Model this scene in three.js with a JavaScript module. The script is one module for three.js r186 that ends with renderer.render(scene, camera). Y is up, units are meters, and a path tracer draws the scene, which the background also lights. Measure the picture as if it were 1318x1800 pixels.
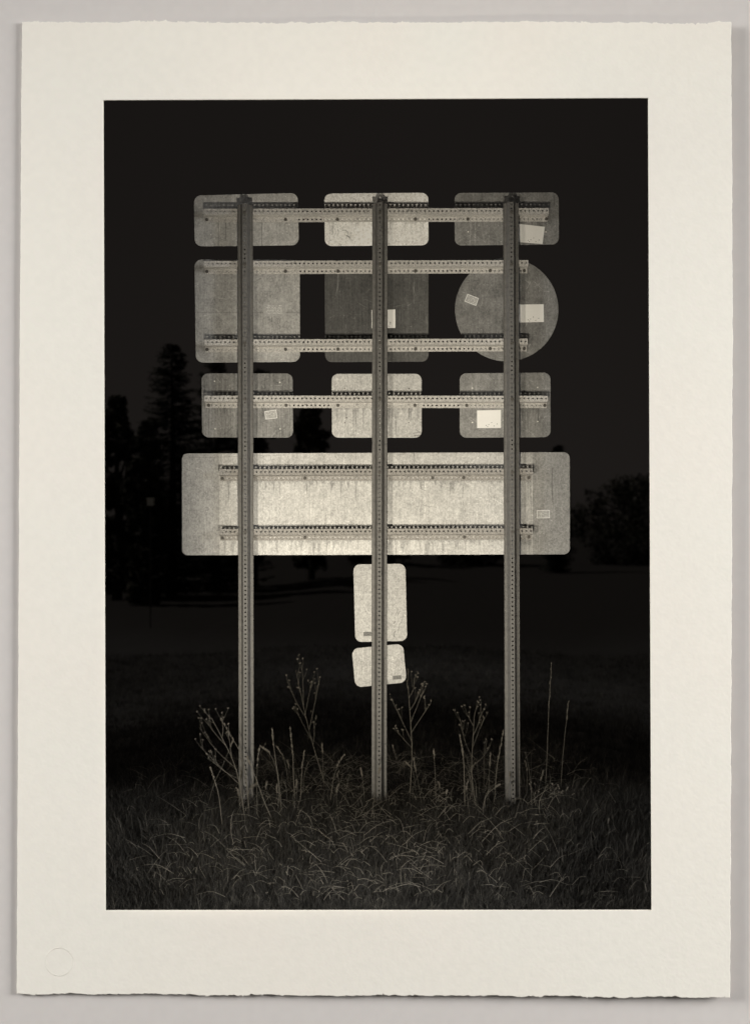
import * as THREE from 'three';
import { mergeGeometries } from 'three/addons/utils/BufferGeometryUtils.js';

// ---------------------------------------------------------------- camera
const D = 8, K = 0.00335, EYE = 1.692;           // camera distance to the sign faces, metres per photograph pixel there, eye height
const scene = new THREE.Scene();
const camera = new THREE.PerspectiveCamera(2 * Math.atan(900 * K / D) * 180 / Math.PI, 1318 / 1800, 0.1, 400);
camera.position.set(0, EYE, D);
camera.lookAt(0, EYE, 0);
camera.focus = 7.75; camera.userData.fStop = 2.0;
const renderer = new THREE.WebGLRenderer();
renderer.toneMapping = THREE.LinearToneMapping;
renderer.toneMappingExposure = 1;
renderer.shadowMap.enabled = true;

// ---------------------------------------------------------------- night sky
{
  const W = 256, H = 128, d = new Float32Array(W * H * 4);
  for (let j = 0; j < H; j++) for (let i = 0; i < W; i++) {
    const el = Math.abs((j + 0.5) / H - 0.5) * 2, an = i / W * 6.2832, ce = Math.cos(el * 1.5708), cl = fbm(Math.cos(an) * ce * 2.2 + 9, Math.sin(an) * ce * 2.2 + 5 + el * 2, 8, 4), g = (0.0062 + 0.0052 * Math.exp(-el * 4)) * (0.7 + 0.6 * cl);
    d.set([g * 1.10, g * 0.94, g * 0.84, 1], (j * W + i) * 4);
  }
  const sky = new THREE.DataTexture(d, W, H, THREE.RGBAFormat, THREE.FloatType);
  sky.mapping = THREE.EquirectangularReflectionMapping; sky.magFilter = THREE.LinearFilter; sky.needsUpdate = true;
  scene.background = sky; scene.environment = sky;
}

// ---------------------------------------------------------------- lamps: two added, unseen floodlights graze the pale paper, two work lights stand low before the signs
const V = (x, y, z) => new THREE.Vector3(x, y, z);
const MAT_Z = 1.2;
const PAPER_C = V(0, EYE + 5 * K, MAT_Z);
const LAMPS = {
  addedFloodLeft: { pos: V(-17.4, 6.6, 7.9), aim: V(1.2, 0.2, MAT_Z), power: 1500, angle: 0.44, pen: 0.5, color: 0xfffefb, size: 200 },
  addedFloodRight: { pos: V(17.4, 5.4, 7.9), aim: V(0.8, 0.3, MAT_Z), power: 1790, angle: 0.44, pen: 0.5, color: 0xfffefb, size: 200 },
  workLeft: { pos: V(-1.9, 0.42, 4.2), aim: V(0.35, 0.95, 0), power: 36, angle: 0.60, pen: 1, color: 0xfff6e2, size: 0.5, doors: [-0.98, 1.45] },
  workMiddle: { pos: V(-0.10, -0.12, 4.2), aim: V(0.28, 2.5, 0), power: 52, angle: 0.60, pen: 1, color: 0xfff6e2, size: 1.2, doors: [-1.12, 1.16] },
};

// added fill light from high on the left, lifting the dark field and trees
const fieldFill = new THREE.DirectionalLight(0xfff4ea, 0.3);
fieldFill.position.set(-34, 45, -6); fieldFill.target.position.set(0, 0, -6); fieldFill.castShadow = true; fieldFill.shadow.radius = 4;
Object.assign(fieldFill.shadow.camera, { left: -45, right: 45, top: 45, bottom: -45, near: 1, far: 160 });
scene.add(fieldFill, fieldFill.target);

// ---------------------------------------------------------------- helpers
function rng(seed) { let a = seed >>> 0; return () => { a |= 0; a = a + 0x6D2B79F5 | 0; let t = Math.imul(a ^ a >>> 15, 1 | a); t = t + Math.imul(t ^ t >>> 7, 61 | t) ^ t; return ((t ^ t >>> 14) >>> 0) / 4294967296; }; }
function hash2(x, y, s) { let h = Math.imul(x, 374761393) + Math.imul(y, 668265263) + Math.imul(s, 1274126177) | 0; h = Math.imul(h ^ h >>> 13, 1274126177); return ((h ^ h >>> 16) >>> 0) / 4294967296; }
function vnoise(x, y, s) {
  const xi = Math.floor(x), yi = Math.floor(y); let fx = x - xi, fy = y - yi; fx = fx * fx * (3 - 2 * fx); fy = fy * fy * (3 - 2 * fy);
  const a = hash2(xi, yi, s), b = hash2(xi + 1, yi, s), c = hash2(xi, yi + 1, s), e = hash2(xi + 1, yi + 1, s);
  return (a + (b - a) * fx) * (1 - fy) + (c + (e - c) * fx) * fy;
}
function fbm(x, y, s, o = 4) { let v = 0, a = 0.5, n = 0; for (let i = 0; i < o; i++) { v += a * vnoise(x, y, s + i * 17); n += a; x *= 2.03; y *= 2.03; a *= 0.55; } return v / n; }
const sstep = (a, b, x) => { const t = Math.min(1, Math.max(0, (x - a) / (b - a))); return t * t * (3 - 2 * t); };
// a photograph pixel as a point at depth z
const PX = (px, z = 0) => (px - 659) * K * (D - z) / D;
const PY = (py, z = 0) => EYE + (900 - py) * K * (D - z) / D;

const used = {};
function numbered(n) { used[n] = (used[n] || 0) + 1; return used[n] === 1 ? n : n + '_' + String(used[n] - 1).padStart(3, '0'); }
function thing(name, label, category, pos = [0, 0, 0], group) {
  const g = new THREE.Group(); g.name = numbered(name); g.position.set(...pos); g.userData = { label, category };
  if (group) g.userData.group = group; scene.add(g); return g;
}
function mesh(name, geo, mat, parent) {
  const m = new THREE.Mesh(geo, mat); m.name = name; m.castShadow = true; m.receiveShadow = true; parent.add(m); return m;
}
function structure(name, geo, mat, label) {
  const m = mesh(name, geo, mat, scene); m.userData = { kind: 'structure', label, category: name.replace(/_/g, ' ') }; return m;
}
function boxG(w, h, d, x, y, z) { const g = new THREE.BoxGeometry(w, h, d); g.translate(x, y, z); return g; }
function merged(list) { return mergeGeometries(list.map(g => g.index ? g.toNonIndexed() : g), false); }
function plain(r, g, b, rough = 0.8, metal = 0) { return new THREE.MeshStandardMaterial({ color: new THREE.Color().setRGB(r, g, b), roughness: rough, metalness: metal }); }

// grey-value painter in photograph pixels; gives a colour map
class Paint {
  constructor(x0, y0, x1, y1, res, base) {
    this.x0 = x0; this.y0 = y0; this.res = res; this.W = Math.ceil((x1 - x0) * res); this.H = Math.ceil((y1 - y0) * res);
    this.d = new Float32Array(this.W * this.H).fill(base);
  }
  each(f) { for (let j = 0; j < this.H; j++) for (let i = 0; i < this.W; i++) { const k = j * this.W + i; this.d[k] = f(this.d[k], this.x0 + (i + 0.5) / this.res, this.y0 + (j + 0.5) / this.res); } return this; }
  line(x0, y0, x1, y1, w, mul, bend = 0) {
    const n = Math.ceil(Math.hypot(x1 - x0, y1 - y0) * this.res * 1.4) + 1;
    for (let t = 0; t <= n; t++) {
      const u = t / n, x = (x0 + (x1 - x0) * u + bend * Math.sin(Math.PI * u) * (y1 - y0) / 20 - this.x0) * this.res, y = (y0 + (y1 - y0) * u - bend * Math.sin(Math.PI * u) * (x1 - x0) / 20 - this.y0) * this.res;
      const r = w * this.res / 2, R = Math.max(1, Math.ceil(r));
      for (let b = -R; b <= R; b++) for (let a = -R; a <= R; a++) {
        const ii = Math.round(x + a), jj = Math.round(y + b); if (ii < 0 || jj < 0 || ii >= this.W || jj >= this.H) continue;
        const dd = Math.hypot(ii - x, jj - y), c = Math.max(0, 1 - dd / (r + 0.6)); if (c > 0) { const k = jj * this.W + ii; this.d[k] *= 1 + (mul - 1) * c * 0.6; }
      }
    }
    return this;
  }
  tex(tint = [1, 0.985, 0.955]) {
    const o = new Uint8Array(this.W * this.H * 4), enc = v => { v = Math.min(1, Math.max(0, v)); return Math.round(255 * (v <= 0.0031308 ? v * 12.92 : 1.055 * Math.pow(v, 1 / 2.4) - 0.055)); };
    for (let j = 0; j < this.H; j++) for (let i = 0; i < this.W; i++) { const v = this.d[j * this.W + i], k = ((this.H - 1 - j) * this.W + i) * 4; o[k] = enc(v * tint[0]); o[k + 1] = enc(v * tint[1]); o[k + 2] = enc(v * tint[2]); o[k + 3] = 255; }
    const t = new THREE.DataTexture(o, this.W, this.H, THREE.RGBAFormat); t.colorSpace = THREE.SRGBColorSpace; t.magFilter = THREE.LinearFilter; t.minFilter = THREE.LinearMipmapLinearFilter; t.generateMipmaps = true; t.needsUpdate = true; return t;
  }
}
function tileTex(n, f, srgb = true) {   // n x n repeating texture from f(u, v) in 0..1
  const o = new Uint8Array(n * n * 4);
  for (let j = 0; j < n; j++) for (let i = 0; i < n; i++) { const c = f(i / n, j / n), k = (j * n + i) * 4; const e = v => Math.round(255 * Math.min(1, Math.max(0, srgb ? Math.pow(v, 1 / 2.2) : v))); const a = Array.isArray(c) ? c : [c, c, c]; o[k] = e(a[0]); o[k + 1] = e(a[1]); o[k + 2] = e(a[2]); o[k + 3] = 255; }
  const t = new THREE.DataTexture(o, n, n, THREE.RGBAFormat); t.wrapS = t.wrapT = THREE.RepeatWrapping; t.magFilter = THREE.LinearFilter; t.minFilter = THREE.LinearMipmapLinearFilter; t.generateMipmaps = true; if (srgb) t.colorSpace = THREE.SRGBColorSpace; t.needsUpdate = true; return t;
}

// ---------------------------------------------------------------- ground: one sheet, a low bank behind the wall, lower ground on this side of it
function groundY(x, z) {
  if (z > 1.11) return -1.25;
  const back = sstep(-0.2, -7, z), side = sstep(1.0, 3.2, Math.abs(x - 0.05));
  let y = -0.30 * side * (0.4 + 0.6 * sstep(0.6, -1.5, z)) - 0.28 * back * (1 - side * 0.6);
  y += 0.09 * sstep(0.0, -1.3, z) * sstep(-4.2, -1.7, z) * sstep(2.6, 0.8, Math.abs(x));
  if (z > 0.1) y = y * (1 - sstep(0.1, 1.0, z) * 0.6) - 0.36 * Math.pow((z - 0.1) / 1.0, 1.25) * (1 - 0.2 * side);
  y -= 0.03;
  y += (fbm(x * 2.2 + 7, z * 2.2, 5, 3) - 0.5) * 0.07 * sstep(1.12, 0.85, z);
  return y;
}
{
  const xs = [], zs = [];
  for (let x = -90; x < -3.2; x += Math.max(0.25, (-3.2 - x) * 0.12)) xs.push(x);
  for (let x = -3.2; x <= 3.2001; x += 0.06) xs.push(x);
  for (let x = 3.4, s = 0.25; x < 90; x += s, s *= 1.13) xs.push(x);
  for (let z = -160; z < -5; z += Math.max(0.3, (-5 - z) * 0.1)) zs.push(z);
  for (let z = -5; z < 1.05; z += 0.07) zs.push(z);
  zs.push(1.05, 1.08, 1.105, 1.115, 1.3, 2, 4, 8, 14, 24);
  const pos = [], uv = [], idx = [];
  for (const z of zs) for (const x of xs) { pos.push(x, groundY(x, z), z); uv.push(x, z); }
  const nx = xs.length;
  for (let j = 0; j < zs.length - 1; j++) for (let i = 0; i < nx - 1; i++) { const a = j * nx + i; idx.push(a, a + nx, a + 1, a + 1, a + nx, a + nx + 1); }
  const g = new THREE.BufferGeometry(); g.setAttribute('position', new THREE.Float32BufferAttribute(pos, 3)); g.setAttribute('uv', new THREE.Float32BufferAttribute(uv, 2)); g.setIndex(idx); g.computeVertexNormals();
  const t = tileTex(256, (u, v) => { const n = fbm(u * 24, v * 24, 3, 4) * 0.7 + hash2(u * 256 | 0, v * 256 | 0, 9) * 0.3; return [0.012 + 0.02 * n, 0.0112 + 0.018 * n, 0.010 + 0.015 * n]; });
  t.repeat.set(0.9, 0.9);
  structure('ground', g, new THREE.MeshStandardMaterial({ map: t, roughness: 1 }), 'dark grassy bank and field under the road sign posts');
}

// ---------------------------------------------------------------- grey wall with an opening
const PRINT = [[180.5, 174], [1139, 172], [1145, 1600], [184.5, 1602.5]];
const SHEET = [[38, 37], [1283, 41], [1281.5, 1752], [28.5, 1749]];
const WALL_F = MAT_Z - 0.029, TILT = 0.007, WALL_T = 0.2;
{
  const s = new THREE.Shape(); s.moveTo(-12, -1.3); s.lineTo(12, -1.3); s.lineTo(12, 8.5); s.lineTo(-12, 8.5); s.closePath();
  const m = 0.13, h = new THREE.Path();
  const x0 = PX(180, MAT_Z) - m, x1 = PX(1145, MAT_Z) + m, y0 = PY(1603, MAT_Z) - m, y1 = PY(172, MAT_Z) + m;
  h.moveTo(x0, y0); h.lineTo(x0, y1); h.lineTo(x1, y1); h.lineTo(x1, y0); h.closePath(); s.holes.push(h);
  const g = new THREE.ExtrudeGeometry(s, { depth: WALL_T, bevelEnabled: false }); g.translate(0, 0, WALL_F - WALL_T);
  const t = tileTex(256, (u, v) => { const n = 0.985 + 0.03 * vnoise(u * 64, v * 64, 4); return [0.62 * n, 0.585 * n, 0.565 * n]; });
  t.repeat.set(0.5, 0.5);
  structure('wall', g, new THREE.MeshStandardMaterial({ map: t, roughness: 0.9 }), 'smooth warm grey wall behind the deckle edged paper');
}

// ---------------------------------------------------------------- paper sheet with torn (deckle) edges
{
  const paper = thing('paper_sheet', 'large cream paper sheet with torn deckle edges round the dark night view', 'paper', [0, PY(1751, MAT_Z), MAT_Z]);
  paper.rotation.y = -TILT;
  const oy = PY(1751, MAT_Z), C = ([a, b]) => [PX(a, MAT_Z), PY(b, MAT_Z) - oy];
  const edge = (p, q, amp, seed, n) => {       // ragged run from p to q in photograph pixels
    const out = [], dx = q[0] - p[0], dy = q[1] - p[1], L = Math.hypot(dx, dy), nx = -dy / L, ny = dx / L;
    for (let i = 0; i < n; i++) {
      const u = i / n, s = u * L, r = hash2(i, 3, seed);
      let o = (fbm(s / 34, seed, seed, 4) - 0.5) * 2.6 * amp + (vnoise(s / 6, 2.5, seed + 5) - 0.5) * 1.0 * amp + (vnoise(s / 2.4, 7.5, seed + 8) - 0.5) * 0.9 * amp;
      if (r > 0.965) o += (hash2(i, 4, seed) - 0.5) * 2.2 * amp;
      out.push(C([p[0] + dx * u + nx * o, p[1] + dy * u + ny * o]));
    }
    return out;
  };
  const [a, b, c, d] = SHEET;
  const midL = [34.5, 560], midL2 = [31, 1250], midR = [1286, 560];
  const pts = [...edge(a, b, 2.4, 11, 620), ...edge(b, midR, 0.8, 12, 150), ...edge(midR, c, 0.9, 13, 300), ...edge(c, d, 2.3, 14, 620), ...edge(d, midL2, 0.6, 15, 150), ...edge(midL2, midL, 0.5, 16, 150), ...edge(midL, a, 0.6, 17, 150)];
  const s = new THREE.Shape(pts.map(p => new THREE.Vector2(...p)));
  const h = new THREE.Path(); PRINT.map(C).forEach((p, i) => i ? h.lineTo(...p) : h.moveTo(...p)); h.closePath(); s.holes.push(h);
  const g = new THREE.ExtrudeGeometry(s, { depth: 0.004, bevelEnabled: true, bevelThickness: 0.0025, bevelSize: 0.0025, bevelOffset: -0.0025, bevelSegments: 2 }); g.translate(0, 0, -0.0065);
  const bump = tileTex(1024, (u, v) => { const w = (x, y, f, q) => fbmTile(x, y, f, q); return 0.5 * w(u, v, 200, 1) + 0.3 * w(u, v, 90, 2) + 0.2 * w(u, v, 400, 3); }, false);
  const col = tileTex(512, (u, v) => { const n = fbmTile(u, v, 10, 21), m = fbmTile(u, v, 9, 31), f = fbmTile(u, v, 128, 41); const k = 0.985 + 0.03 * (f - 0.5); return [0.845 * k * (1 + 0.012 * (n - 0.5)), 0.805 * k * (1 + 0.016 * (m - 0.5)), 0.732 * k * (1 + 0.02 * (m - 0.5))]; });
  bump.repeat.set(0.42, 0.42); col.repeat.set(0.3, 0.3);
  const mat = new THREE.MeshStandardMaterial({ map: col, bumpMap: bump, bumpScale: 0.0006, roughness: 0.95 });
  mesh('sheet', g, mat, paper);
  const [ex, ey] = C([104, 1692]); const stamp = [];
  for (const r of [0.07]) { const t = new THREE.TorusGeometry(r, 0.003, 6, 64); t.scale(1, 1, 0.008); t.translate(ex, ey, 0); stamp.push(t); }
  const st = mesh('blind_stamp', merged(stamp), mat, paper); st.userData.label = 'faint round blind embossed stamp in the corner';
  const blocks = [[110, 110], [1210, 110], [110, 1670], [1210, 1670], [659, 110], [659, 1670], [110, 900], [1210, 900]];
  for (const q of blocks) { const [x, y] = C(q); const gap = 0.0225 + x * TILT; mesh('standoff', boxG(0.1, 0.1, gap - 0.001, x, y, -0.0065 - gap / 2), mat, paper); }
}
function fbmTile(u, v, f, s) { // value noise that repeats at 1
  const x = u * f, y = v * f, xi = Math.floor(x), yi = Math.floor(y); let fx = x - xi, fy = y - yi; fx = fx * fx * (3 - 2 * fx); fy = fy * fy * (3 - 2 * fy);
  const m = (a) => ((a % f) + f) % f;
  const a = hash2(m(xi), m(yi), s), b = hash2(m(xi + 1), m(yi), s), c = hash2(m(xi), m(yi + 1), s), e = hash2(m(xi + 1), m(yi + 1), s);
  return (a + (b - a) * fx) * (1 - fy) + (c + (e - c) * fx) * fy;
}

// ---------------------------------------------------------------- galvanised steel
const galvPost = tileTex(512, (u, v) => {
  const st = fbmTile(u, v * 1, 96, 3) * 0.5 + hash2(u * 170 | 0, (v * 14) | 0, 2) * 0.2 + fbmTile(u, v, 24, 8) * 0.3, sp = hash2(u * 512 | 0, v * 512 | 0, 6);
  let k = 0.08 + 0.10 * st; if (sp > 0.985) k *= 0.55; const r = fbmTile(u, v, 12, 71) > 0.74 ? 0.8 : 1;
  return [k * r, k * r * 0.965, k * r * 0.92];
});
galvPost.repeat.set(4, 4);
const steelPost = new THREE.MeshStandardMaterial({ map: galvPost, roughness: 0.62, metalness: 0.15 });
const galvRail = tileTex(512, (u, v) => {
  const st = fbmTile(u, v, 48, 13) * 0.5 + fbmTile(u, v, 160, 18) * 0.5, sp = hash2(u * 256 | 0, v * 256 | 0, 26);
  let k = 0.28 + 0.42 * st; if (sp > 0.95) k *= 0.45; if (sp < 0.04) k *= 1.4; if (fbmTile(u, v, 64, 44) > 0.74) k *= 0.6;
  return [k, k * 0.965, k * 0.92];
});
galvRail.repeat.set(3.3, 3.3);
const steelRail = new THREE.MeshStandardMaterial({ map: galvRail, roughness: 0.62, metalness: 0.15 });
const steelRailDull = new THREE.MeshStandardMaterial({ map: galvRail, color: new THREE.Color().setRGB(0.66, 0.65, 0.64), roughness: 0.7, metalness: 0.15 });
const boltMat = plain(0.085, 0.078, 0.07, 0.6, 0.2);
const rivetMat = plain(0.85, 0.83, 0.78, 0.5, 0);
const darkRivet = plain(0.16, 0.15, 0.14, 0.7, 0);
const boltGeo = (() => { const h = new THREE.CylinderGeometry(0.0072, 0.0076, 0.007, 6); h.rotateX(Math.PI / 2); h.translate(0, 0, 0.0035); const w = new THREE.CylinderGeometry(0.0098, 0.0098, 0.0015, 16); w.rotateX(Math.PI / 2); return merged([h, w]); })();
const rivetGeo = (() => { const s = new THREE.SphereGeometry(0.0042, 10, 6, 0, Math.PI * 2, 0, Math.PI / 2); s.rotateX(Math.PI / 2); s.scale(1, 1, 0.6); return s; })();

function holedStrip(w, h, t, pitch, r, along, off, skip) {   // plate w x h centred, with a row of round holes
  const s = new THREE.Shape(); s.moveTo(-w / 2, -h / 2); s.lineTo(w / 2, -h / 2); s.lineTo(w / 2, h / 2); s.lineTo(-w / 2, h / 2); s.closePath();
  const L = along === 'x' ? w : h, n = Math.floor((L - 2 * off) / pitch);
  for (let i = 0; i <= n; i++) {
    const p = L / 2 - off - i * pitch; if (skip && skip(p)) continue;
    const hp = new THREE.Path(); hp.absarc(along === 'x' ? p : 0, along === 'x' ? 0 : p, r, 0, Math.PI * 2, true); s.holes.push(hp);
  }
  return new THREE.ExtrudeGeometry(s, { depth: t, bevelEnabled: false, curveSegments: 5 });
}

// ---------------------------------------------------------------- three hat section posts
const RAIL_Y = [378.5, 469.5, 608, 706.5, 835, 940];
const POST_Z = 0.0635;
const posts = [
  { top: [430.5, 358], foot: [432.5, 1400], label: 'tall perforated steel post on the left, behind the notched long sign and conifer side' },
  { top: [667.5, 356], foot: [666, 1400], label: 'tall perforated steel post in the middle, carrying the two small lowest signs' },
  { top: [898.5, 355], foot: [901.5, 1400], label: 'tall perforated steel post on the right, crossing the round sign' },
];
for (const p of posts) {
  const x0 = PX(p.foot[0], 0.1), x1 = PX(p.top[0], 0.1), yt = PY(p.top[1], 0.1), yb = -0.35;
  const g = thing('sign_post', p.label, 'sign post', [x0, yb, POST_Z], 'steel posts of the road sign assembly');
  const H = yt - yb; g.rotation.z = -Math.atan2(x1 - x0, PY(p.top[1]) - PY(p.foot[1]));
  for (const s of [-1, 1]) {
    const q = [[0.013, 0.042], [0.027, 0.004], [0.0430, 0.004], [0.0445, 0.008], [0.0445, 0], [0.0245, 0], [0.0112, 0.038]];
    const sh = new THREE.Shape(q.map(([a, b]) => new THREE.Vector2(a * s, -b)));
    const e = new THREE.ExtrudeGeometry(sh, { depth: H, bevelEnabled: false }); e.rotateX(-Math.PI / 2);
    mesh('flange', e, steelPost, g);
  }
  const c = holedStrip(0.0259, H, 0.0038, 0.0254, 0.0052, 'y', 0.014); c.translate(0, H / 2, 0.0382);
  mesh('perforated_face', c, steelPost, g);
  for (const ry of RAIL_Y) { const b = mesh('bolt', boltGeo, boltMat, g); b.position.set(0, PY(ry - 5, 0.1) - yb, 0.0425); }
}

// ---------------------------------------------------------------- six perforated Z section rails
const rails = [
  { x: [360, 963], y: [379.0, 377.6], bolts: [364, 502, 593, 730, 822, 960], label: 'perforated rail across all three signs of the top row' },
  { x: [360, 927], y: [470.4, 468.8], bolts: [364, 502, 594, 730, 861, 921], label: 'perforated rail along the top of the square signs and round sign' },
  { x: [361, 926], y: [608, 606.3], bolts: [364, 502, 594, 730, 861, 921], label: 'perforated rail low across the square signs and round sign' },
  { x: [360.5, 961.5], y: [706.3, 706.5], bolts: [367, 503, 594, 729, 820, 957], label: 'perforated rail across the three small signs above the long panel' },
  { x: [386, 935], y: [835.2, 833.8], bolts: [391, 536, 760, 814.6, 929], dull: true, label: 'upper perforated rail on the long wide sign panel' },
  { x: [386, 935], y: [940, 938.5], bolts: [391, 536, 816, 929], dull: true, label: 'lower perforated rail on the long wide sign panel' },
];
for (const r of rails) {
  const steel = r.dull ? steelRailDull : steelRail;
  const z = 0.03, xa = PX(r.x[0], z), xb = PX(r.x[1], z), ya = PY(r.y[0], z), yb = PY(r.y[1], z), w = xb - xa;
  const g = thing('sign_rail', r.label, 'rail', [(xa + xb) / 2, (ya + yb) / 2, 0.0], 'perforated rails behind the signs'); g.rotation.z = Math.atan2(yb - ya, w);
  const up = holedStrip(w, 0.032, 0.003, 0.0254, 0.0054, 'x', 0.012); up.translate(0, 0.0175, 0.057); mesh('upper_flange', up, steel, g);
  const lo = holedStrip(w, 0.031, 0.003, 0.0254, 0.0054, 'x', 0.012); lo.translate(0, -0.0185, 0.0012); mesh('lower_flange', lo, steel, g);
  const ws = new THREE.Shape([[0.060, 0.0016], [0.057, 0.0016], [0.0012, -0.0030], [0.0042, -0.0030 - 0.0028], [0.060, -0.0012]].map(([a, b]) => new THREE.Vector2(-a, b)));
  const we = new THREE.ExtrudeGeometry(ws, { depth: w - 0.0006, bevelEnabled: false }); we.rotateY(Math.PI / 2); we.translate(-w / 2 + 0.0003, 0, 0); mesh('web', we, steel, g);
  for (const bx of r.bolts) { const b = mesh('bolt', boltGeo, boltMat, g); b.position.set(PX(bx, 0.005) - (xa + xb) / 2, -0.0185, 0.0045); b.rotation.z = bx; }
}

// ---------------------------------------------------------------- aluminium sign panels seen from behind
function roundedQuad(q, r) {          // q: TL TR BR BL in metres (local); r: radius or four radii
  const s = new THREE.Shape(), n = q.length;
  for (let i = 0; i < n; i++) {
    const p = q[i], a = q[(i + n - 1) % n], b = q[(i + 1) % n], R = Array.isArray(r) ? r[i] : r;
    const la = Math.hypot(a[0] - p[0], a[1] - p[1]), lb = Math.hypot(b[0] - p[0], b[1] - p[1]);
    const s0 = [p[0] + (a[0] - p[0]) / la * R, p[1] + (a[1] - p[1]) / la * R], s1 = [p[0] + (b[0] - p[0]) / lb * R, p[1] + (b[1] - p[1]) / lb * R];
    if (i === 0) s.moveTo(...s0); else s.lineTo(...s0);
    const kk = 0.45; // corner as a cubic close to a circular arc
    s.bezierCurveTo(s0[0] + (p[0] - s0[0]) * (1 - kk), s0[1] + (p[1] - s0[1]) * (1 - kk), s1[0] + (p[0] - s1[0]) * (1 - kk), s1[1] + (p[1] - s1[1]) * (1 - kk), s1[0], s1[1]);
  }
  s.closePath(); return s;
}
function setUV(g, x0, y0, x1, y1) { const p = g.attributes.position, u = g.attributes.uv; for (let i = 0; i < p.count; i++) u.setXY(i, (p.getX(i) - x0) / (x1 - x0), (p.getY(i) - y0) / (y1 - y0)); }

function metalSkin(box, o) {
  const [x0, y0, x1, y1] = box, s = o.seed, p = new Paint(x0 - 2, y0 - 2, x1 + 2, y1 + 2, 2.2, o.base), R = rng(s * 977 + 5);
  const st = (o.streak ?? 0.2) * 1.5, mo = (o.mottle ?? 0.28) * 1.9;
  p.each((v, x, y) => {
    const a = o.across ? y : x, b = o.across ? x : y;
    const streak = (fbm(a * 0.55, b * 0.018, s, 4) - 0.5) * st + (vnoise(a * 1.9, b * 0.05, s + 40) - 0.5) * st * 0.6;
    const mott = (fbm(x * 0.06, y * 0.06, s + 3, 4) - 0.5) * mo + (fbm(x * 0.5, y * 0.4, s + 9, 3) - 0.5) * 0.75, grain = (hash2(x * 1.1 | 0, y * 1.1 | 0, s) - 0.5) * 0.26;
    return v * Math.max(0.3, 1 + streak + mott + grain);
  });
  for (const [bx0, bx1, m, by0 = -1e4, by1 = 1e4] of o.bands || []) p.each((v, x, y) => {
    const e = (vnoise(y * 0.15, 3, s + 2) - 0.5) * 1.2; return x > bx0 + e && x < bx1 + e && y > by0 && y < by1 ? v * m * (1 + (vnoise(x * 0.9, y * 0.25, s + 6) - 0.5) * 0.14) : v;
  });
  for (const [y, xa, xb, len, m] of o.drips || []) {      // grime run down from a rail
    p.each((v, x, yy) => {
      if (x < xa || x > xb || yy < y) return v;
      const l = len * Math.pow(fbm(x * 0.23, y, s + 31, 4) * 1.62, 5.5) + 1.6 * vnoise(x * 0.8, 1, s + 33), t = (yy - y) / l;
      return t < 1 ? v * (1 - m * (0.45 + 0.55 * vnoise(x * 1.5, yy * 0.35, s + 35))) : v;
    });
  }
  for (let i = 0; i < (o.scratches ?? 10) * 1.6; i++) {
    const x = x0 + R() * (x1 - x0), y = y0 + R() * (y1 - y0), a = R() * 6.28, l = 4 + R() * R() * 40;
    p.line(x, y, x + Math.cos(a) * l, y + Math.sin(a) * l * 0.7, 0.6 + R() * 0.5, R() > 0.3 ? 1 + 0.17 / Math.sqrt(o.base) : 0.62, (R() - 0.5) * 3);
  }
  for (let i = 0; i < (o.vlines ?? 5); i++) { const x = x0 + R() * (x1 - x0), y = y0 + R() * (y1 - y0) * 0.7; p.line(x, y, x + (R() - 0.5) * 3, Math.min(y1, y + 15 + R() * 70), 0.9 + R() * 1.6, R() > 0.35 ? 1 + 0.08 / Math.sqrt(o.base) : 0.78, R() - 0.5); }
  for (let i = 0; i < (o.specks ?? 40); i++) { const x = x0 + R() * (x1 - x0), y = y0 + R() * (y1 - y0); p.line(x, y, x + R() * 1.5, y + R() * 1.5, 0.9, R() > 0.35 ? 1.5 : 0.6); }
  for (const l of o.lines || []) p.line(...l);
  return p.tex();
}
function stickerTex(seed, kind, w, h) {
  const white = kind === 'white', p = new Paint(0, 0, w, h, 8, white ? 0.80 : kind === 'dark' ? 0.17 : kind === 'pale' ? 0.36 : 0.30), R = rng(seed);
  p.each((v, x, y) => v * (1 + (fbm(x * 0.6, y * 0.6, seed, 3) - 0.5) * (white ? 0.06 : 0.5)));
  return p;
}
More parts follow.
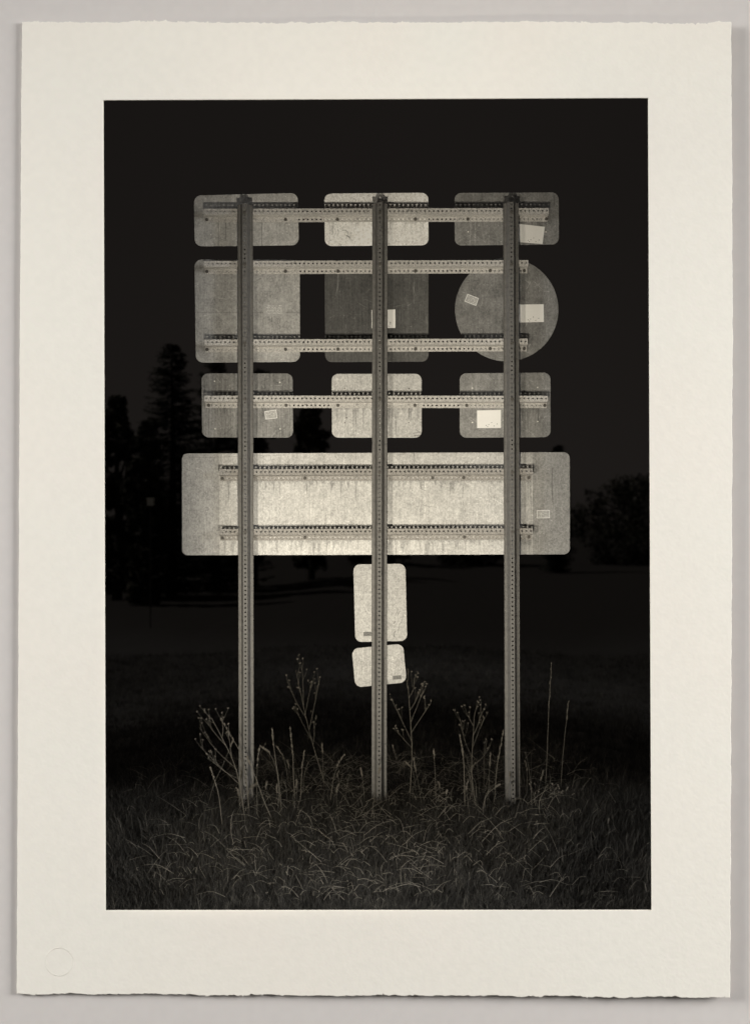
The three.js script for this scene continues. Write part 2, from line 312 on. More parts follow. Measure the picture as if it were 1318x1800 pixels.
function addSign(o) {
  const { quad, circle } = o, z = o.z ?? 0;
  let bx; if (circle) bx = [circle[0] - circle[2], circle[1] - circle[2], circle[0] + circle[2], circle[1] + circle[2]];
  else bx = [Math.min(...quad.map(q => q[0])), Math.min(...quad.map(q => q[1])), Math.max(...quad.map(q => q[0])), Math.max(...quad.map(q => q[1]))];
  const cx = PX((bx[0] + bx[2]) / 2, z), cy = PY(bx[3], z), loc = ([a, b]) => [PX(a, z) - cx, PY(b, z) - cy];
  const g = thing('road_sign', o.label, 'road sign', [cx, cy, z], 'road signs seen from behind');
  let sh;
  if (circle) { sh = new THREE.Shape(); const c = loc(circle); sh.absarc(c[0], c[1], circle[2] * K, 0, Math.PI * 2, false); }
  else sh = roundedQuad(quad.map(loc), Array.isArray(o.r) ? o.r.map(v => v * K) : o.r * K);
  const geo = new THREE.ExtrudeGeometry(sh, { depth: 0.0016, bevelEnabled: true, bevelThickness: 0.0012, bevelSize: 0.0012, bevelOffset: -0.0012, bevelSegments: 2, curveSegments: circle ? 64 : 10 });
  geo.translate(0, 0, -0.0028);
  const a = loc([bx[0] - 2, bx[3] + 2]), b = loc([bx[2] + 2, bx[1] - 2]); setUV(geo, a[0], a[1], b[0], b[1]);
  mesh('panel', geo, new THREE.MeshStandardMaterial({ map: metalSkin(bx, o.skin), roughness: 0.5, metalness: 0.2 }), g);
  (o.stickers || []).forEach((s, i) => {
    const q = s.quad, w = Math.hypot(q[1][0] - q[0][0], q[1][1] - q[0][1]), h = Math.hypot(q[3][0] - q[0][0], q[3][1] - q[0][1]);
    const p = stickerTex(i + o.skin.seed * 7, s.kind, w, h);
    if (s.kind === 'white') {
      for (const [u, v, r = 1.3] of s.dots || []) p.line(u * w, v * h, u * w + 0.05, v * h, r * 1.15, 0.02).line(u * w, v * h, u * w + 0.05, v * h, r * 1.15, 0.02).line(u * w, v * h, u * w + 0.05, v * h, r, 0.05);
    } else {                                         // faded print: border and unreadable rows of marks
      const R = rng(41 + i + o.skin.seed), m = s.kind === 'dark' ? 0.5 : 1.4;
      if (s.kind === 'pale' && w < 30) for (const e of [[1, 1, w - 1, 1], [w - 1, 1, w - 1, h - 1], [w - 1, h - 1, 1, h - 1], [1, h - 1, 1, 1]]) p.line(...e, 0.9, m);
      for (let y = h * 0.24; y < h * 0.86; y += 2.6) for (let x = w * 0.14; x < w * 0.84; x += 1.2 + R() * 1.6) if (R() > 0.25) p.line(x, y, x + 0.4 + R() * 0.9, y + (R() - 0.5), 0.9, m * (0.85 + R() * 0.3));
    }
    const l = q.map(loc), tri = [[0, 3, 2], [0, 2, 1]], top = 0.0007, pos = [], uv = [], UV = [[0, 1], [1, 1], [1, 0], [0, 0]];
    for (const t of tri) for (const k of t) { pos.push(l[k][0], l[k][1], top); uv.push(...UV[k]); }
    for (let k = 0; k < 4; k++) { const m2 = (k + 1) % 4; for (const [c, zz] of [[k, top], [k, 0.0001], [m2, 0.0001], [k, top], [m2, 0.0001], [m2, top]]) { pos.push(l[c][0], l[c][1], zz); uv.push(...UV[c]); } }
    const sg = new THREE.BufferGeometry(); sg.setAttribute('position', new THREE.Float32BufferAttribute(pos, 3)); sg.setAttribute('uv', new THREE.Float32BufferAttribute(uv, 2)); sg.computeVertexNormals();
    const sm = mesh('sticker', sg, new THREE.MeshStandardMaterial({ map: p.tex(), roughness: 0.7 }), g); sm.userData.label = s.label;
  });
  for (const [x, y] of o.rivets || []) { const m = mesh('rivet', rivetGeo, rivetMat, g), c = loc([x, y]); m.position.set(c[0], c[1], 0); }
  for (const [x, y] of o.darkRivets || []) { const m = mesh('rivet', rivetGeo, darkRivet, g), c = loc([x, y]); m.position.set(c[0], c[1], 0); }
  return g;
}
const rect = (x0, y0, x1, y1, t = 0) => [[x0, y0], [x1, y0 - t], [x1, y1 - t], [x0, y1]];
const inspectionDots = [[0.34, 0.86], [0.40, 0.93], [0.45, 0.82], [0.57, 0.71], [0.67, 0.90], [0.80, 0.79]];
addSign({ quad: [[341, 343.5], [523.5, 339], [525.5, 431], [342.5, 433]], r: 13, label: 'left wide rounded sign panel of the top row, with a faded label beside the post',
  skin: { seed: 1, base: 0.45, bands: [[341, 358, 0.93]], drips: [[389.5, 362, 525, 4, 0.25]] },
  stickers: [{ quad: rect(404, 404, 436, 428), kind: 'pale', label: 'faded pale paper label half behind the post' }] });
addSign({ quad: [[570, 340], [752.5, 338.5], [753, 431], [571, 432.5]], r: 12, label: 'bright middle rounded sign panel of the top row, with smudged scuffs',
  skin: { seed: 2, base: 0.9, mottle: 0.16, streak: 0.1, bands: [[622, 655, 1.1, 398, 440]], drips: [[388.5, 573, 752, 7, 0.35]], scratches: 5,
    lines: [[584, 404, 583, 412, 1, 0.5, 3], [588, 402, 586, 416, 1, 0.6, 4], [594, 403, 592, 414, 1.2, 0.6, 3], [601, 405, 612, 411, 1.4, 0.6, 5], [609, 414, 615, 418.5, 2, 0.35, 2]] } });
addSign({ quad: [[798.5, 339], [981.5, 338], [982, 429.5], [799, 431.5]], r: 12, label: 'right darker rounded sign panel of the top row, with a white dotted sticker',
  skin: { seed: 3, base: 0.23, mottle: 0.34, scratches: 24, specks: 90, drips: [[388, 912, 965, 6, 0.4]] },
  stickers: [{ quad: [[902, 392.5], [957, 398.7], [953, 429], [900, 424.6]], kind: 'white', dots: inspectionDots.map(([a, b]) => [0.25 + a * 0.78, b]), label: 'white sticker with a cluster of black dots' }],
  rivets: [[822.5, 407.5], [959, 407.5]] });
addSign({ quad: [[342, 456], [527, 456], [527.5, 636], [344.5, 637.5]], r: 13, label: 'left square sign panel of the second row, with a faded label at centre right',
  skin: { seed: 4, base: 0.36, scratches: 26, bands: [[342, 361, 0.92], [467, 528, 1.07]], drips: [[480, 362, 526, 4, 0.2]], lines: [[343, 549, 527, 549.5, 1.4, 0.8], [343, 558, 375, 552, 0.7, 1.3], [345, 570, 372, 556, 0.7, 1.3]] },
  stickers: [{ quad: rect(463, 532, 502, 556, 0.5), kind: 'pale', label: 'faded pale label with rows of worn print' }] });
addSign({ quad: [[570.5, 459], [753, 458], [753, 635.5], [571.5, 636.5]], r: [2, 2, 12, 12], label: 'dark middle square sign panel of the second row, with streaks and a narrow white sticker',
  skin: { seed: 5, base: 0.085, streak: 0.42, scratches: 20, specks: 80, bands: [[708, 760, 1.22]], lines: [[594, 480, 590, 520, 2.5, 1.35, 1], [575, 559, 635, 553, 0.7, 1.3, 0.6]] },
  stickers: [{ quad: [[653, 545], [694.6, 544], [694.8, 576.5], [653, 577]], kind: 'white', dots: [[0.79, 0.68, 1.4], [0.79, 0.72, 1.4], [0.785, 0.78, 1.3], [0.74, 0.90, 1.3]], label: 'white sticker half behind the middle post with a small exclamation mark' }] });
addSign({ circle: [890.2, 544.2, 90.8], label: 'large round sign disc at the right end of the second row', 
  skin: { seed: 6, base: 0.195, mottle: 0.36, scratches: 34, specks: 120, bands: [[928, 990, 1.07]] },
  stickers: [{ quad: [[821, 516], [841.6, 524], [836.5, 538], [815.5, 530]], kind: 'pale', label: 'small tilted grey label with a printed border' },
    { quad: [[900, 535.5], [955, 534.7], [955.5, 566], [900, 567]], kind: 'white', dots: inspectionDots.map(([a, b]) => [0.25 + a * 0.73, b]), label: 'white sticker with a cluster of black dots' }] });
addSign({ quad: [[354.5, 656.2], [514.5, 656.2], [515.5, 769.3], [355.5, 768.8]], r: 12, label: 'small left sign panel of the third row, streaked, with a tilted grey label',
  skin: { seed: 7, base: 0.225, streak: 0.5, scratches: 22, specks: 90, bands: [[355, 523, 0.84, 650, 700]], drips: [[716, 362, 515, 3, 0.2]], lines: [[476, 678, 496, 677, 0.8, 1.5]] },
  stickers: [{ quad: [[464.4, 722.8], [486, 719.4], [488, 735.5], [466.7, 737.7]], kind: 'pale', label: 'small tilted grey label with worn print' }],
  rivets: [[377.4, 670], [492, 672], [378.5, 753.7], [492.5, 754]] });
addSign({ quad: [[583, 657], [741, 657], [741, 769.5], [583.5, 769.3]], r: 11.5, label: 'small bright middle sign panel of the third row with dark grime at its corner',
  skin: { seed: 8, base: 0.50, mottle: 0.14, streak: 0.14, scratches: 6, drips: [[716, 585, 741, 14, 0.42]], lines: [[719, 716, 718, 737, 2, 0.6], [726, 762, 738, 759, 1.3, 0.6], [728, 766, 740, 765, 1.6, 0.5], [731, 755, 739, 762, 1, 0.6]] },
  darkRivets: [[606, 683], [609, 734], [606, 743], [718.5, 683.5], [718, 743]] });
addSign({ quad: [[807.5, 656], [967, 654.8], [967.5, 768.5], [807.8, 769.5]], r: 12, label: 'small right third row sign panel with a white dotted sticker left of the post',
  skin: { seed: 9, base: 0.25, scratches: 20, specks: 70, bands: [[912, 968, 0.9]], drips: [[716, 912, 962, 13, 0.4]], lines: [[942, 718, 941, 760, 1, 1.3, 0.6], [946, 716, 945, 742, 2, 0.7]] },
  stickers: [{ quad: [[838, 721.5], [880, 720.5], [880, 752.3], [838.2, 752.6]], kind: 'white', dots: inspectionDots.map(([a, b]) => [a + 0.04, b - 0.02]), label: 'white sticker with a cluster of black dots' }],
  rivets: [[830, 682], [944.6, 681], [830, 742.5], [944.6, 741]] });
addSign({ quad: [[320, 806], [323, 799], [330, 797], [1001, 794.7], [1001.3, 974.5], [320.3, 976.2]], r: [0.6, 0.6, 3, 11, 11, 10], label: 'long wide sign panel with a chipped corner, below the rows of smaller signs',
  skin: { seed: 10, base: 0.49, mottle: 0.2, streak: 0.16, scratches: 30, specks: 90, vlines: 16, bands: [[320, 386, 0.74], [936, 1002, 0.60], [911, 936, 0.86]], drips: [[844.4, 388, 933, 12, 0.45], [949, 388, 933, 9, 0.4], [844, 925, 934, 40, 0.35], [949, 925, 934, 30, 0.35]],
    lines: [[322, 805, 500, 799.5, 0.9, 0.72], [727, 796, 728, 815, 1.2, 0.5, 0.5], [344, 823, 360, 832, 1, 1.3, 3], [358, 900, 362, 960, 1, 1.25, 0.6], [866, 877, 884, 887, 0.8, 1.35], [867, 905, 876, 918, 0.8, 1.3]] },
  stickers: [{ quad: rect(942.6, 896.5, 966, 911.5, 0.6), kind: 'pale', label: 'small pale label with rows of worn print' }] });
addSign({ z: 0.0605, quad: [[621, 992], [712.5, 990.8], [715.7, 1126.8], [624.3, 1128.8]], r: 11.5, label: 'tall narrow pale sign panel on the middle post with scratches',
  skin: { seed: 11, base: 0.32, mottle: 0.12, streak: 0.16, across: true, scratches: 4, vlines: 0, lines: [[700, 1070, 694, 1082, 0.9, 0.4, 1], [703, 1074, 698, 1082, 0.9, 0.5], [708, 1080, 702, 1098, 0.9, 0.35, 2], [702, 1098, 699, 1112, 0.9, 0.4], [695, 1109, 693, 1120, 1.3, 0.35, -2], [695, 1092, 692, 1096, 1.4, 0.4]] },
  stickers: [{ quad: rect(638.8, 1110.8, 653, 1118.3, 0.3), kind: 'dark', label: 'small dark label half behind the post' }] });
addSign({ z: 0.0605, quad: [[618, 1140], [708.5, 1131.2], [714.8, 1199.5], [624.5, 1208.8]], r: 12, label: 'lowest small sign panel, tilted on the middle post above the weeds',
  skin: { seed: 12, base: 0.30, mottle: 0.14, streak: 0.14, scratches: 4, vlines: 3, lines: [[631, 1155, 634, 1190, 1, 0.75, 2], [629, 1150, 630, 1162, 0.8, 0.7], [682, 1195, 683.5, 1204, 0.8, 0.5], [680, 1196, 681, 1204, 0.8, 0.5]] },
  stickers: [{ quad: [[690, 1188.2], [705, 1186.6], [705.7, 1193.6], [690.5, 1195.2]], kind: 'dark', label: 'small dark label in the lower corner' }] });

// ---------------------------------------------------------------- grass
{
  const R = rng(77);
  function clump(seed, n, hMin, hMax, spread) {
    const r = rng(seed), pos = [];
    for (let i = 0; i < n; i++) {
      const a = r() * 6.283, h = hMin + (hMax - hMin) * r(), lean = (0.15 + r() * 0.75) * h, w = 0.0007 + r() * 0.0008, x0 = (r() - 0.5) * spread, z0 = (r() - 0.5) * spread, wx = Math.cos(a + 1.57) * w, wz = Math.sin(a + 1.57) * w;
      const pt = t => [x0 + Math.cos(a) * lean * t * t, h * (t - 0.22 * t * t * t), z0 + Math.sin(a) * lean * t * t];
      let p = pt(0), k = 1;
      for (const [t, kk] of [[0.35, 0.9], [0.7, 0.65], [1, 0.05]]) {
        const q = pt(t);
        const A = [p[0] - wx * k, p[1], p[2] - wz * k], B = [p[0] + wx * k, p[1], p[2] + wz * k], Cc = [q[0] + wx * kk, q[1], q[2] + wz * kk], E = [q[0] - wx * kk, q[1], q[2] - wz * kk];
        pos.push(...A, ...B, ...Cc, ...A, ...Cc, ...E); p = q; k = kk;
      }
    }
    const g = new THREE.BufferGeometry(); g.setAttribute('position', new THREE.Float32BufferAttribute(pos, 3)); g.computeVertexNormals(); return g;
  }
  const mat = new THREE.MeshStandardMaterial({ color: 0xffffff, roughness: 0.95, side: THREE.DoubleSide });
  const root = new THREE.Group(); root.name = 'grass'; root.userData = { kind: 'stuff', label: 'dark matted grass covering the bank round the posts', category: 'grass' }; scene.add(root);
  const M = new THREE.Matrix4(), Q = new THREE.Quaternion(), E = new THREE.Euler(), col = new THREE.Color();
  for (let v = 0; v < 5; v++) {
    const N = v < 3 ? 19000 : 6000, im = new THREE.InstancedMesh(clump(100 + v, v < 3 ? 9 : 6, v < 3 ? 0.025 : 0.06, v < 3 ? 0.08 : 0.14, 0.06), mat, N); im.name = 'grass_blades'; im.castShadow = im.receiveShadow = true; im.userData.kind = 'stuff';
    for (let i = 0; i < N; i++) {
      const z = R() < 0.5 ? 1.075 - R() * 1.3 : -0.2 - Math.pow(R(), 1.35) * 12, hw = 1.75 * (D - z) / 6.8, x = (R() * 2 - 1) * hw;
      const dense = fbm(x * 1.6, z * 1.6, 61, 3), s = (0.65 + 0.7 * R()) * (0.7 + 0.7 * dense) * (z > 0.95 ? 0.75 : 1);
      E.set((R() - 0.5) * 0.7, R() * 6.28, (R() - 0.5) * 0.7); Q.setFromEuler(E);
      M.compose(V(x, groundY(x, z) - 0.008, z), Q, V(s, s, s)); im.setMatrixAt(i, M);
      const t = R(), k = (0.015 + 0.031 * t * t) * (0.7 + 0.6 * fbm(x * 2.5, z * 2.5, 91, 3)); col.setRGB(k * 1.05, k * 0.96, k * 0.80); if (R() < 0.15) col.multiplyScalar(2.6); im.setColorAt(i, col);
    }
    root.add(im);
  }
}
// dry straw lying over the grass
function taperTube(pts, r0, r1, seg = 12, rad = 5) {
  const c = new THREE.CatmullRomCurve3(pts), g = new THREE.TubeGeometry(c, seg, 1, rad, false), p = g.attributes.position, n = g.attributes.normal;
  for (let i = 0; i <= seg; i++) { const r = r0 + (r1 - r0) * i / seg, q = c.getPointAt(i / seg); for (let j = 0; j <= rad; j++) { const k = i * (rad + 1) + j; p.setXYZ(k, q.x + n.getX(k) * r, q.y + n.getY(k) * r, q.z + n.getZ(k) * r); } }
  return g;
}
{
  const R = rng(505), list = [];
  for (let i = 0; i < 1500; i++) {
    const z = 1.0 - R() * 1.9, x = (R() + R() - 1) * 1.55, a = R() * 6.28, l = 0.04 + R() * R() * 0.2, up = R() < 0.5 ? 0.1 + R() * 0.8 : R() * 0.15, y = groundY(x, z) + 0.03 + R() * 0.05;
    const e = V(x + Math.cos(a) * l, y + l * up, z + Math.sin(a) * l * 0.6), m = V((x + e.x) / 2 + (R() - 0.5) * 0.03, (y + e.y) / 2 + R() * 0.03, (z + e.z) / 2);
    if (e.z > 1.15) continue;
    list.push(taperTube([V(x, y, z), m, e], 0.0010 + R() * 0.0008, 0.0005, 5, 3));
  }
  const m = mesh('straw', merged(list), plain(0.17, 0.153, 0.125, 0.9), scene); m.userData = { kind: 'stuff', label: 'dry pale straw lying over the grass by the posts', category: 'straw' };
}

// ---------------------------------------------------------------- single dry stalks and branching weeds
const stalkMat = plain(0.11, 0.10, 0.082, 0.9), headMat = plain(0.12, 0.108, 0.09, 0.95);
function grounded(px, py, z) { const x = PX(px, z); return V(x, groundY(x, z) - 0.02, z); }
const at = (px, py, z) => V(PX(px, z), PY(py, z), z);
const seedGeo = new THREE.IcosahedronGeometry(1, 0);
function grassStalk(label, z, pts, r = 0.0028, head = 0.2) {
  const p = pts.map(([a, b]) => at(a, b, z)); p[0] = grounded(pts[0][0], pts[0][1], z);
  const o = p[0].clone(), g = thing('grass_stalk', label, 'grass stalk', o.toArray(), 'tall dry grass stalks'); const l = p.map(q => q.clone().sub(o));
  mesh('stem', taperTube(l, r, r * 0.4, 18, 5), stalkMat, g);
  if (head) {
    const c = new THREE.CatmullRomCurve3(l), R = rng(pts[0][0] * 13 | 0), list = [];
    for (let i = 0; i < 26; i++) { const t = 1 - head * R(), q = c.getPointAt(t), s = seedGeo.clone(); s.scale(0.0022, 0.007, 0.0022); s.rotateZ((R() - 0.5) * 0.9); s.translate(q.x + (R() - 0.5) * 0.008, q.y + 0.004, q.z + (R() - 0.5) * 0.008); list.push(s); }
    mesh('seed_head', merged(list), headMat, g).userData.kind = 'stuff';
  }
  return g;
}
function umbelWeed(label, z, stem, branches, seed, r = 0.0032) {
  const p = stem.map(([a, b]) => at(a, b, z)); p[0] = grounded(stem[0][0], stem[0][1], z);
  const o = p[0].clone(), g = thing('dry_weed', label, 'weed', o.toArray(), 'dried branching weeds'); const R = rng(seed);
  const l = p.map(q => q.clone().sub(o)), c = new THREE.CatmullRomCurve3(l);
  mesh('stem', taperTube(l, r, r * 0.45, 22, 5), stalkMat, g);
  for (const [t, ex, ey] of branches) {
    const s = c.getPointAt(t), e = at(ex, ey, z + (R() - 0.5) * 0.12).sub(o), m = s.clone().lerp(e, 0.5).add(V((R() - 0.5) * 0.02, -0.012, 0)), parts = [], heads = [];
    parts.push(taperTube([s, m, e], r * 0.55, r * 0.3, 8, 4));
    const n = 4 + (R() * 3 | 0);
    for (let i = 0; i < n; i++) {
      const f = 0.45 + 0.55 * R(), b0 = s.clone().lerp(m, 0.3).lerp(e, f), dir = e.clone().sub(s).normalize().add(V((R() - 0.5) * 1.5, 0.35 + R() * 0.5, (R() - 0.5) * 0.8)).normalize(), q = b0.clone().addScaledVector(dir, 0.03 + R() * 0.055);
      parts.push(taperTube([b0, b0.clone().lerp(q, 0.5).add(V(0, -0.004, 0)), q], r * 0.3, r * 0.22, 4, 3));
      for (let k = 0; k < 3; k++) { const h = seedGeo.clone(), hr = 0.002 + R() * 0.0025; h.scale(hr, hr * 1.1, hr); h.translate(q.x + (R() - 0.5) * 0.01, q.y + R() * 0.008, q.z + (R() - 0.5) * 0.01); heads.push(h); }
    }
    const bm = mesh('branch', merged(parts), stalkMat, g); mesh('seed_heads', merged(heads), headMat, bm).userData.kind = 'stuff';
  }
  return g;
}
umbelWeed('branching dry weed leaning left at the foot of the left post', 0.25, [[432, 1412], [415, 1352], [392, 1300], [372, 1262]], [[0.35, 352, 1312], [0.5, 350, 1278], [0.6, 402, 1290], [0.72, 362, 1268], [0.8, 390, 1262], [0.95, 368, 1258], [0.4, 375, 1340]], 31);
umbelWeed('tallest branching dry weed between the left and middle posts', -0.35, [[576, 1392], [560, 1342], [545, 1290], [533, 1240]], [[0.6, 522, 1252], [0.72, 562, 1190], [0.8, 520, 1178], [0.9, 548, 1200], [0.99, 531, 1172], [0.85, 505, 1196], [0.55, 552, 1268]], 32);
umbelWeed('branching dry weed just right of the middle post, under the tilted sign', 0.02, [[719, 1392], [724, 1320], [722, 1278], [717, 1205]], [[0.55, 690, 1232], [0.62, 756, 1238], [0.7, 745, 1212], [0.8, 737, 1218], [0.9, 728, 1192], [0.97, 716, 1192], [0.5, 700, 1288]], 33);
umbelWeed('branching dry weed left of the right post', -0.1, [[832, 1402], [829, 1340], [831, 1300], [833, 1262]], [[0.45, 862, 1310], [0.55, 808, 1262], [0.65, 850, 1264], [0.8, 846, 1252], [0.9, 820, 1254], [0.98, 836, 1246]], 34);
umbelWeed('low sparse weed with bent stem beside the right post foot', 0.3, [[950, 1432], [948, 1408], [955, 1392], [962, 1378]], [[0.4, 938, 1398], [0.6, 975, 1392], [0.85, 985, 1398]], 35, 0.0022);
const stalks = [
  ['bent pale stalk leaning from the left post toward its right', 0.3, [[483, 1446], [466, 1412], [450, 1368], [434, 1330]], 0.0032, 0.12],
  ['short bent stalk left of the left post', 0.35, [[392, 1424], [384, 1395], [376, 1368], [369, 1348]], 0.003, 0.3],
  ['straight thin stalk crossing behind the left post weed', 0.1, [[364, 1412], [375, 1382], [392, 1345], [410, 1302]], 0.002, 0.1],
  ['leafy topped stalk arching over the left post foot weed', 0.2, [[440, 1400], [425, 1330], [405, 1292], [388, 1264]], 0.003, 0.25],
  ['tall upright stalk, first to the right of the left post', 0.2, [[496, 1442], [491, 1380], [483, 1325], [478, 1280]], 0.0028, 0.2],
  ['arched thin stalk right of the left post', 0.15, [[492, 1400], [486, 1352], [474, 1325], [456, 1312]], 0.002, 0.2],
  ['tall stalk with a thick head midway between left and middle posts', 0.1, [[520, 1412], [516, 1365], [515, 1330], [510, 1280]], 0.0032, 0.35],
  ['short pale stalk beside the thick headed one', 0.1, [[528, 1392], [531, 1352], [535, 1320]], 0.003, 0.3],
  ['thin upright stalk nearest the tallest branching weed', -0.1, [[570, 1398], [568, 1350], [566, 1308]], 0.002, 0.15],
  ['short stalk left of the middle post', 0.15, [[642, 1400], [638, 1375], [634, 1350]], 0.002, 0.2],
  ['slender stalk crossing the foot of the middle post', 0.3, [[651, 1416], [660, 1385], [668, 1350]], 0.002, 0.1],
  ['thin bare stalk right of the weed by the middle post', 0.1, [[766, 1420], [765, 1370], [762, 1318]], 0.002, 0.15],
  ['thin low stalk midway between middle and right posts', 0.3, [[781, 1436], [783, 1410], [786, 1390]], 0.002, 0.1],
  ['sturdy stalk with a nodding head midway to the right post', 0.15, [[817, 1425], [816, 1372], [814, 1330], [807, 1290]], 0.0034, 0.3],
  ['curved blade stalk bending right before the right post', 0.25, [[848, 1432], [852, 1405], [862, 1390], [878, 1380]], 0.003, 0.1],
  ['stout stalk with a feathery head just left of the right post', 0.0, [[868, 1392], [873, 1350], [879, 1315], [885, 1282]], 0.0034, 0.4],
  ['thin stalk close to the right post weed', 0.05, [[858, 1392], [860, 1355], [862, 1325]], 0.002, 0.25],
  ['very tall thin stalk right of the right post', -0.2, [[957, 1404], [961, 1330], [964, 1250], [969, 1165]], 0.0026, 0.45],
  ['second tall thin stalk, farther right with a feathery tip', -0.25, [[984, 1404], [988, 1340], [993, 1285], [999, 1232]], 0.0024, 0.2],
  ['short leaning stalk at the right edge of the lit grass', 0.4, [[1062, 1500], [1066, 1470], [1070, 1440]], 0.0022, 0.2],
  ['fallen looking stalk slanting down on the right', 0.4, [[1078, 1500], [1062, 1475], [1048, 1456]], 0.002, 0.1],
];
for (const [l, z, p, r, h] of stalks) grassStalk(l, z, p, r, h);
{
  const R = rng(909);
  const clumps = [[430, 26, 9, 'thin dry stalk in the tangle at the left post foot'], [505, 45, 12, 'thin dry stalk in the tangle between left and middle posts'], [585, 40, 6, 'thin dry stalk near the tallest branching weed'], [735, 40, 6, 'thin dry stalk right of the middle post foot'], [845, 40, 15, 'thin dry stalk in the tangle left of the right post'], [925, 40, 10, 'thin dry stalk in the tangle right of the right post']];
  for (const [cx, sp, n, l] of clumps) for (let i = 0; i < n; i++) {
    const x = cx + (R() + R() - 1) * sp, z = 0.3 - R() * 0.6, b = 1402 + z * 70, h = 28 + R() * R() * 95, lean = (R() - 0.5) * h * 0.7, bend = (R() - 0.5) * 10;
    grassStalk(l, z, [[x, b], [x + lean * 0.3 + bend, b - h * 0.45], [x + lean * 0.65 + bend, b - h * 0.78], [x + lean, b - h * (0.9 + 0.1 * R())]], 0.0012 + R() * 0.0009, R() < 0.4 ? 0.25 : 0);
  }
}

// ---------------------------------------------------------------- trees, dark against the night sky
const barkMat = plain(0.05, 0.045, 0.04, 0.95), needleMat = plain(0.035, 0.04, 0.03, 0.95), leafMat = plain(0.05, 0.05, 0.038, 0.95);
function triCloud(list) { const g = new THREE.BufferGeometry(); g.setAttribute('position', new THREE.Float32BufferAttribute(list, 3)); g.computeVertexNormals(); return g; }
function conifer(label, px, top, z, halfPx, seed) {
  const x = PX(px, z), y0 = groundY(x, z) - 0.2, H = PY(top, z) - y0, W = halfPx * K * (D - z) / D, R = rng(seed), g = thing('conifer_tree', label, 'tree', [x, y0, z], 'trees across the dark field'), tri = [];
  mesh('trunk', taperTube([V(0, 0, 0), V(0.03, H * 0.5, 0), V(0, H, 0)], 0.16, 0.015, 10, 7), barkMat, g);
  for (let y = H * 0.06; y < H * 0.995; y += H * 0.011) {
    const f = y / H, L0 = W * (Math.pow(1 - f, 0.55)) + 0.05, n = 5 + (R() * 3 | 0);
    for (let i = 0; i < n; i++) {
      const a = R() * 6.28, L = L0 * (0.5 + 0.75 * R()), ca = Math.cos(a), sa = Math.sin(a);
      const m = Math.max(5, L / 0.07 | 0);
      for (let k = 1; k <= m; k++) {
        const t = k / m, cx = ca * L * t, cz = sa * L * t, cy = y - L * 0.22 * t + L * 0.25 * t * t, s = (0.10 + 0.12 * (1 - t)) * (0.7 + 0.6 * R());
        for (const sd of [-1, 1]) {
          const dx = ca * 0.6 - sa * sd, dz = sa * 0.6 + ca * sd, w = 0.025 + R() * 0.02;
          tri.push(cx - ca * w, cy, cz - sa * w, cx + ca * w, cy + 0.01, cz + sa * w, cx + dx * s, cy - s * (R() * 0.7), cz + dz * s);
        }
      }
    }
  }
  mesh('crown', triCloud(tri), needleMat, g);
}
function broadTree(label, px, top, z, halfPx, seed, crownLow = 0.25) {
  const x = PX(px, z), y0 = groundY(x, z) - 0.2, H = PY(top, z) - y0, W = halfPx * K * (D - z) / D, R = rng(seed), g = thing('broadleaf_tree', label, 'tree', [x, y0, z], 'trees across the dark field'), tri = [];
  mesh('trunk', taperTube([V(0, 0, 0), V(0.05, H * 0.4, 0.02), V(0, H * 0.8, 0)], 0.14, 0.03, 8, 7), barkMat, g);
  for (let i = 0; i < 9; i++) { const a = R() * 6.28, h = H * (0.3 + 0.4 * R()), L = W * (0.5 + 0.4 * R()); mesh('limb', taperTube([V(0.03, h, 0), V(Math.cos(a) * L * 0.5, h + H * 0.1, Math.sin(a) * L * 0.5), V(Math.cos(a) * L, h + H * 0.2, Math.sin(a) * L)], 0.05, 0.012, 6, 5), barkMat, g); }
  for (let c = 0; c < 110; c++) {
    const a = R() * 6.28, e = R(), rr = Math.sqrt(R()) * W * 0.95, f = crownLow + (1 - crownLow) * e, lim = Math.sin(Math.PI * Math.min(1, 0.12 + e * 0.88)) * 0.75 + 0.25, cx = Math.cos(a) * rr * lim, cz = Math.sin(a) * rr * lim, cy = H * f - H * 0.04, cr = W * (0.12 + 0.16 * R());
    for (let k = 0; k < 100; k++) {
      const u = V(R() - 0.5, R() - 0.5, R() - 0.5).multiplyScalar(2); u.multiplyScalar(cr * (0.5 + 0.6 * R()) / Math.max(0.3, u.length())); const s = 0.06 + R() * 0.08, p = V(cx + u.x, cy + u.y * 0.85, cz + u.z), q = () => (R() - 0.5) * 2 * s;
      tri.push(p.x + q(), p.y + q(), p.z + q(), p.x + q(), p.y + q(), p.z + q(), p.x + q(), p.y + q(), p.z + q());
    }
  }
  mesh('crown', triCloud(tri), leafMat, g);
}
conifer('tall bushy conifer silhouette left of the square sign', 302, 604, -26, 92, 11);
conifer('second conifer, half hidden behind the left signs', 380, 630, -29, 90, 12);
conifer('slim conifer tip rising behind the right end of the long panel', 981, 782, -40, 26, 13);
broadTree('low ragged tree at the far left edge of the night view', 205, 690, -25, 48, 21, 0.12);
broadTree('round tree between the conifer and the left edge', 255, 726, -23, 40, 22, 0.1);
broadTree('broad tree behind the left post and third row sign', 445, 640, -31, 70, 23, 0.15);
broadTree('dim tree in the gap beside the middle third row sign', 546, 690, -33, 46, 24, 0.15);
broadTree('low wide tree behind the middle of the long panel', 660, 822, -44, 80, 25, 0.1);
broadTree('low tree behind the right half of the long panel', 830, 836, -46, 90, 26, 0.1);
broadTree('low tree at the right edge of the night view', 1110, 838, -48, 120, 28, 0.08);

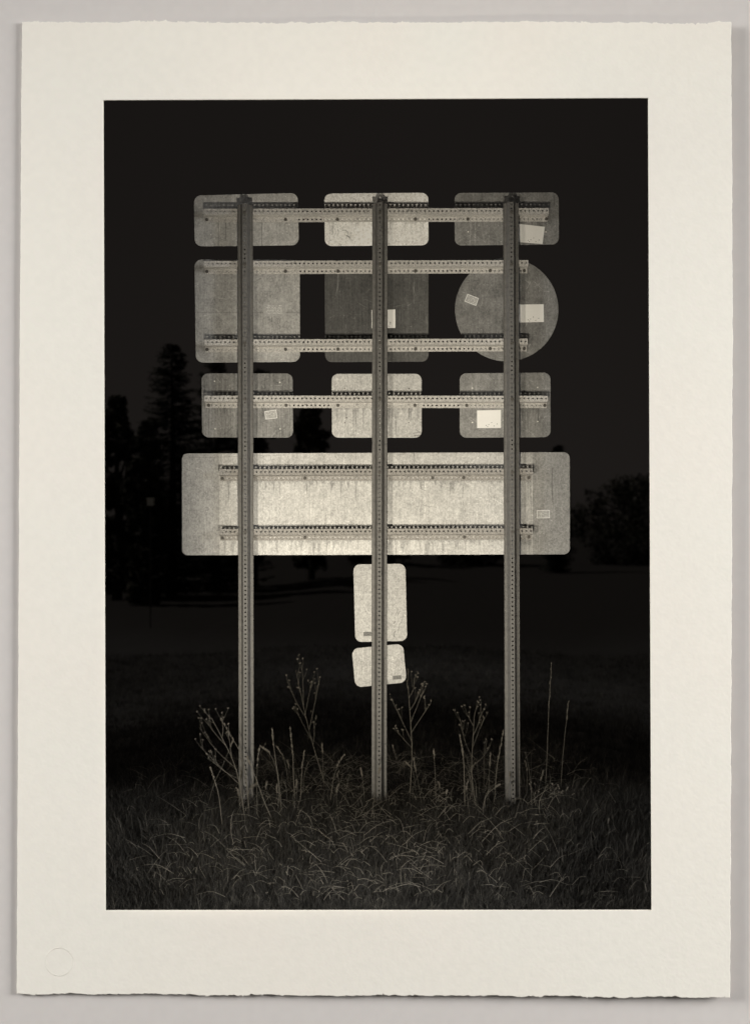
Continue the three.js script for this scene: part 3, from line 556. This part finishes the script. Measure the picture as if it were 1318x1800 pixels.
// small pale roadside box and gravel strip far left
{
  const z = -17, x = PX(265, z), y = groundY(x, z), g = thing('utility_box', 'small pale utility box far off below the conifer', 'utility box', [x, y, z]);
  const yt = PY(877, z) - y, yb = PY(889, z) - y, w = 11 * K * (D - z) / D, m = plain(0.6, 0.57, 0.5, 0.7);
  mesh('cabinet', boxG(w, yt - yb, 0.14, 0, (yt + yb) / 2, 0), m, g); mesh('cap', boxG(w * 1.15, 0.02, 0.17, 0, yt + 0.01, 0), m, g); mesh('post', boxG(0.02, yb + 0.1, 0.02, 0, yb / 2 - 0.05, 0), plain(0.05, 0.047, 0.04, 0.9), g);
}

// ---------------------------------------------------------------- lamp bodies (outside the view) with their lights
function lampLight(o) {
  const l = new THREE.SpotLight(o.color, o.power, 0, o.angle, o.pen, 2); l.position.copy(o.front); l.target.position.copy(o.aim); l.castShadow = true; l.shadow.radius = o.size; l.shadow.mapSize.set(2048, 2048); scene.add(l, l.target); l.name = 'lamp_light'; l.target.name = 'lamp_aim';
}
const lampBlack = plain(0.03, 0.03, 0.03, 0.5, 0.3);
function buildLamp(o, name, label, category, r) {
  const g = thing(name, label, category, [o.pos.x, -1.25, o.pos.z]), y = o.pos.y + 1.25, dir = o.aim.clone().sub(o.pos).normalize();
  const head = new THREE.LatheGeometry([[0.0, -1.1], [0.45, -1.05], [0.7, -0.7], [1.0, -0.1], [1.05, 0], [0.98, 0], [0.9, -0.08]].map(([a, b]) => new THREE.Vector2(a * r, b * r)), 28); head.rotateX(Math.PI / 2);
  const h = mesh('housing', head, lampBlack, g); h.position.set(0, y, 0); h.lookAt(o.aim);
  const lens = new THREE.CircleGeometry(r * 0.92, 28); const lm = new THREE.MeshStandardMaterial({ color: 0xffffff, emissive: new THREE.Color(o.color), emissiveIntensity: 2, roughness: 0.4 });
  const le = mesh('lens', lens, lm, g); le.position.set(0, y, 0).addScaledVector(dir, -0.05 * r); le.lookAt(o.aim);
  mesh('pole', taperTube([V(0, 0, -0.0), V(0, y * 0.5, 0), V(0, y - r * 0.9, 0)], 0.03 + r * 0.12, 0.02 + r * 0.08, 4, 10), lampBlack, g);
  const b = new THREE.CylinderGeometry(0.18 + r * 0.4, 0.2 + r * 0.4, 0.04, 24); b.translate(0, 0.02, 0); mesh('base', b, lampBlack, g);
  o.front = o.pos.clone().addScaledVector(dir, 0.03);
  if (o.doors) {                                   // four added black flags close before the lens keep the beam inside the opening
    const t = 0.06, F = o.front, z = (MAT_Z - F.z) * t, q = 0.24;
    const kz = -z / F.z, X0 = (o.doors[0] - F.x) * kz, X1 = (o.doors[1] - F.x) * kz, Y0 = (PY(1601, MAT_Z) + 0.09 - F.y) * t, Y1 = (PY(173, MAT_Z) - q - F.y) * t, fx = F.x - o.pos.x, fy = F.y + 1.25, fz = F.z - o.pos.z + z;
    mesh('beam_flag', boxG(0.3, 0.36, 0.003, fx + X0 - 0.15, fy + Y1 + 0.035 - 0.18, fz), lampBlack, g);
    mesh('beam_flag', boxG(0.3, 0.36, 0.003, fx + X1 + 0.15, fy + Y1 + 0.035 - 0.18, fz), lampBlack, g);
    mesh('beam_flag', boxG(X1 - X0 - 0.001, 0.035, 0.003, fx + (X0 + X1) / 2, fy + Y1 + 0.0175, fz), lampBlack, g);
    mesh('beam_flag', boxG(X1 - X0 - 0.001, 0.2, 0.003, fx + (X0 + X1) / 2, fy + Y0 - 0.1, fz), lampBlack, g);
  }
  lampLight(o);
}
buildLamp(LAMPS.addedFloodLeft, 'added_floodlight', 'added lamp on a tall mast out of view to the left, put in to light the paper', 'added_floodlight', 1.1);
buildLamp(LAMPS.addedFloodRight, 'added_floodlight', 'added lamp on a tall mast out of view to the right, put in to light the paper', 'added_floodlight', 1.1);
buildLamp(LAMPS.workLeft, 'work_light', 'low work light on a stand at left, lighting the signs', 'work light', 0.07);
buildLamp(LAMPS.workMiddle, 'work_light', 'low work light on a stand in the middle, lighting the signs', 'work light', 0.07);

renderer.render(scene, camera);
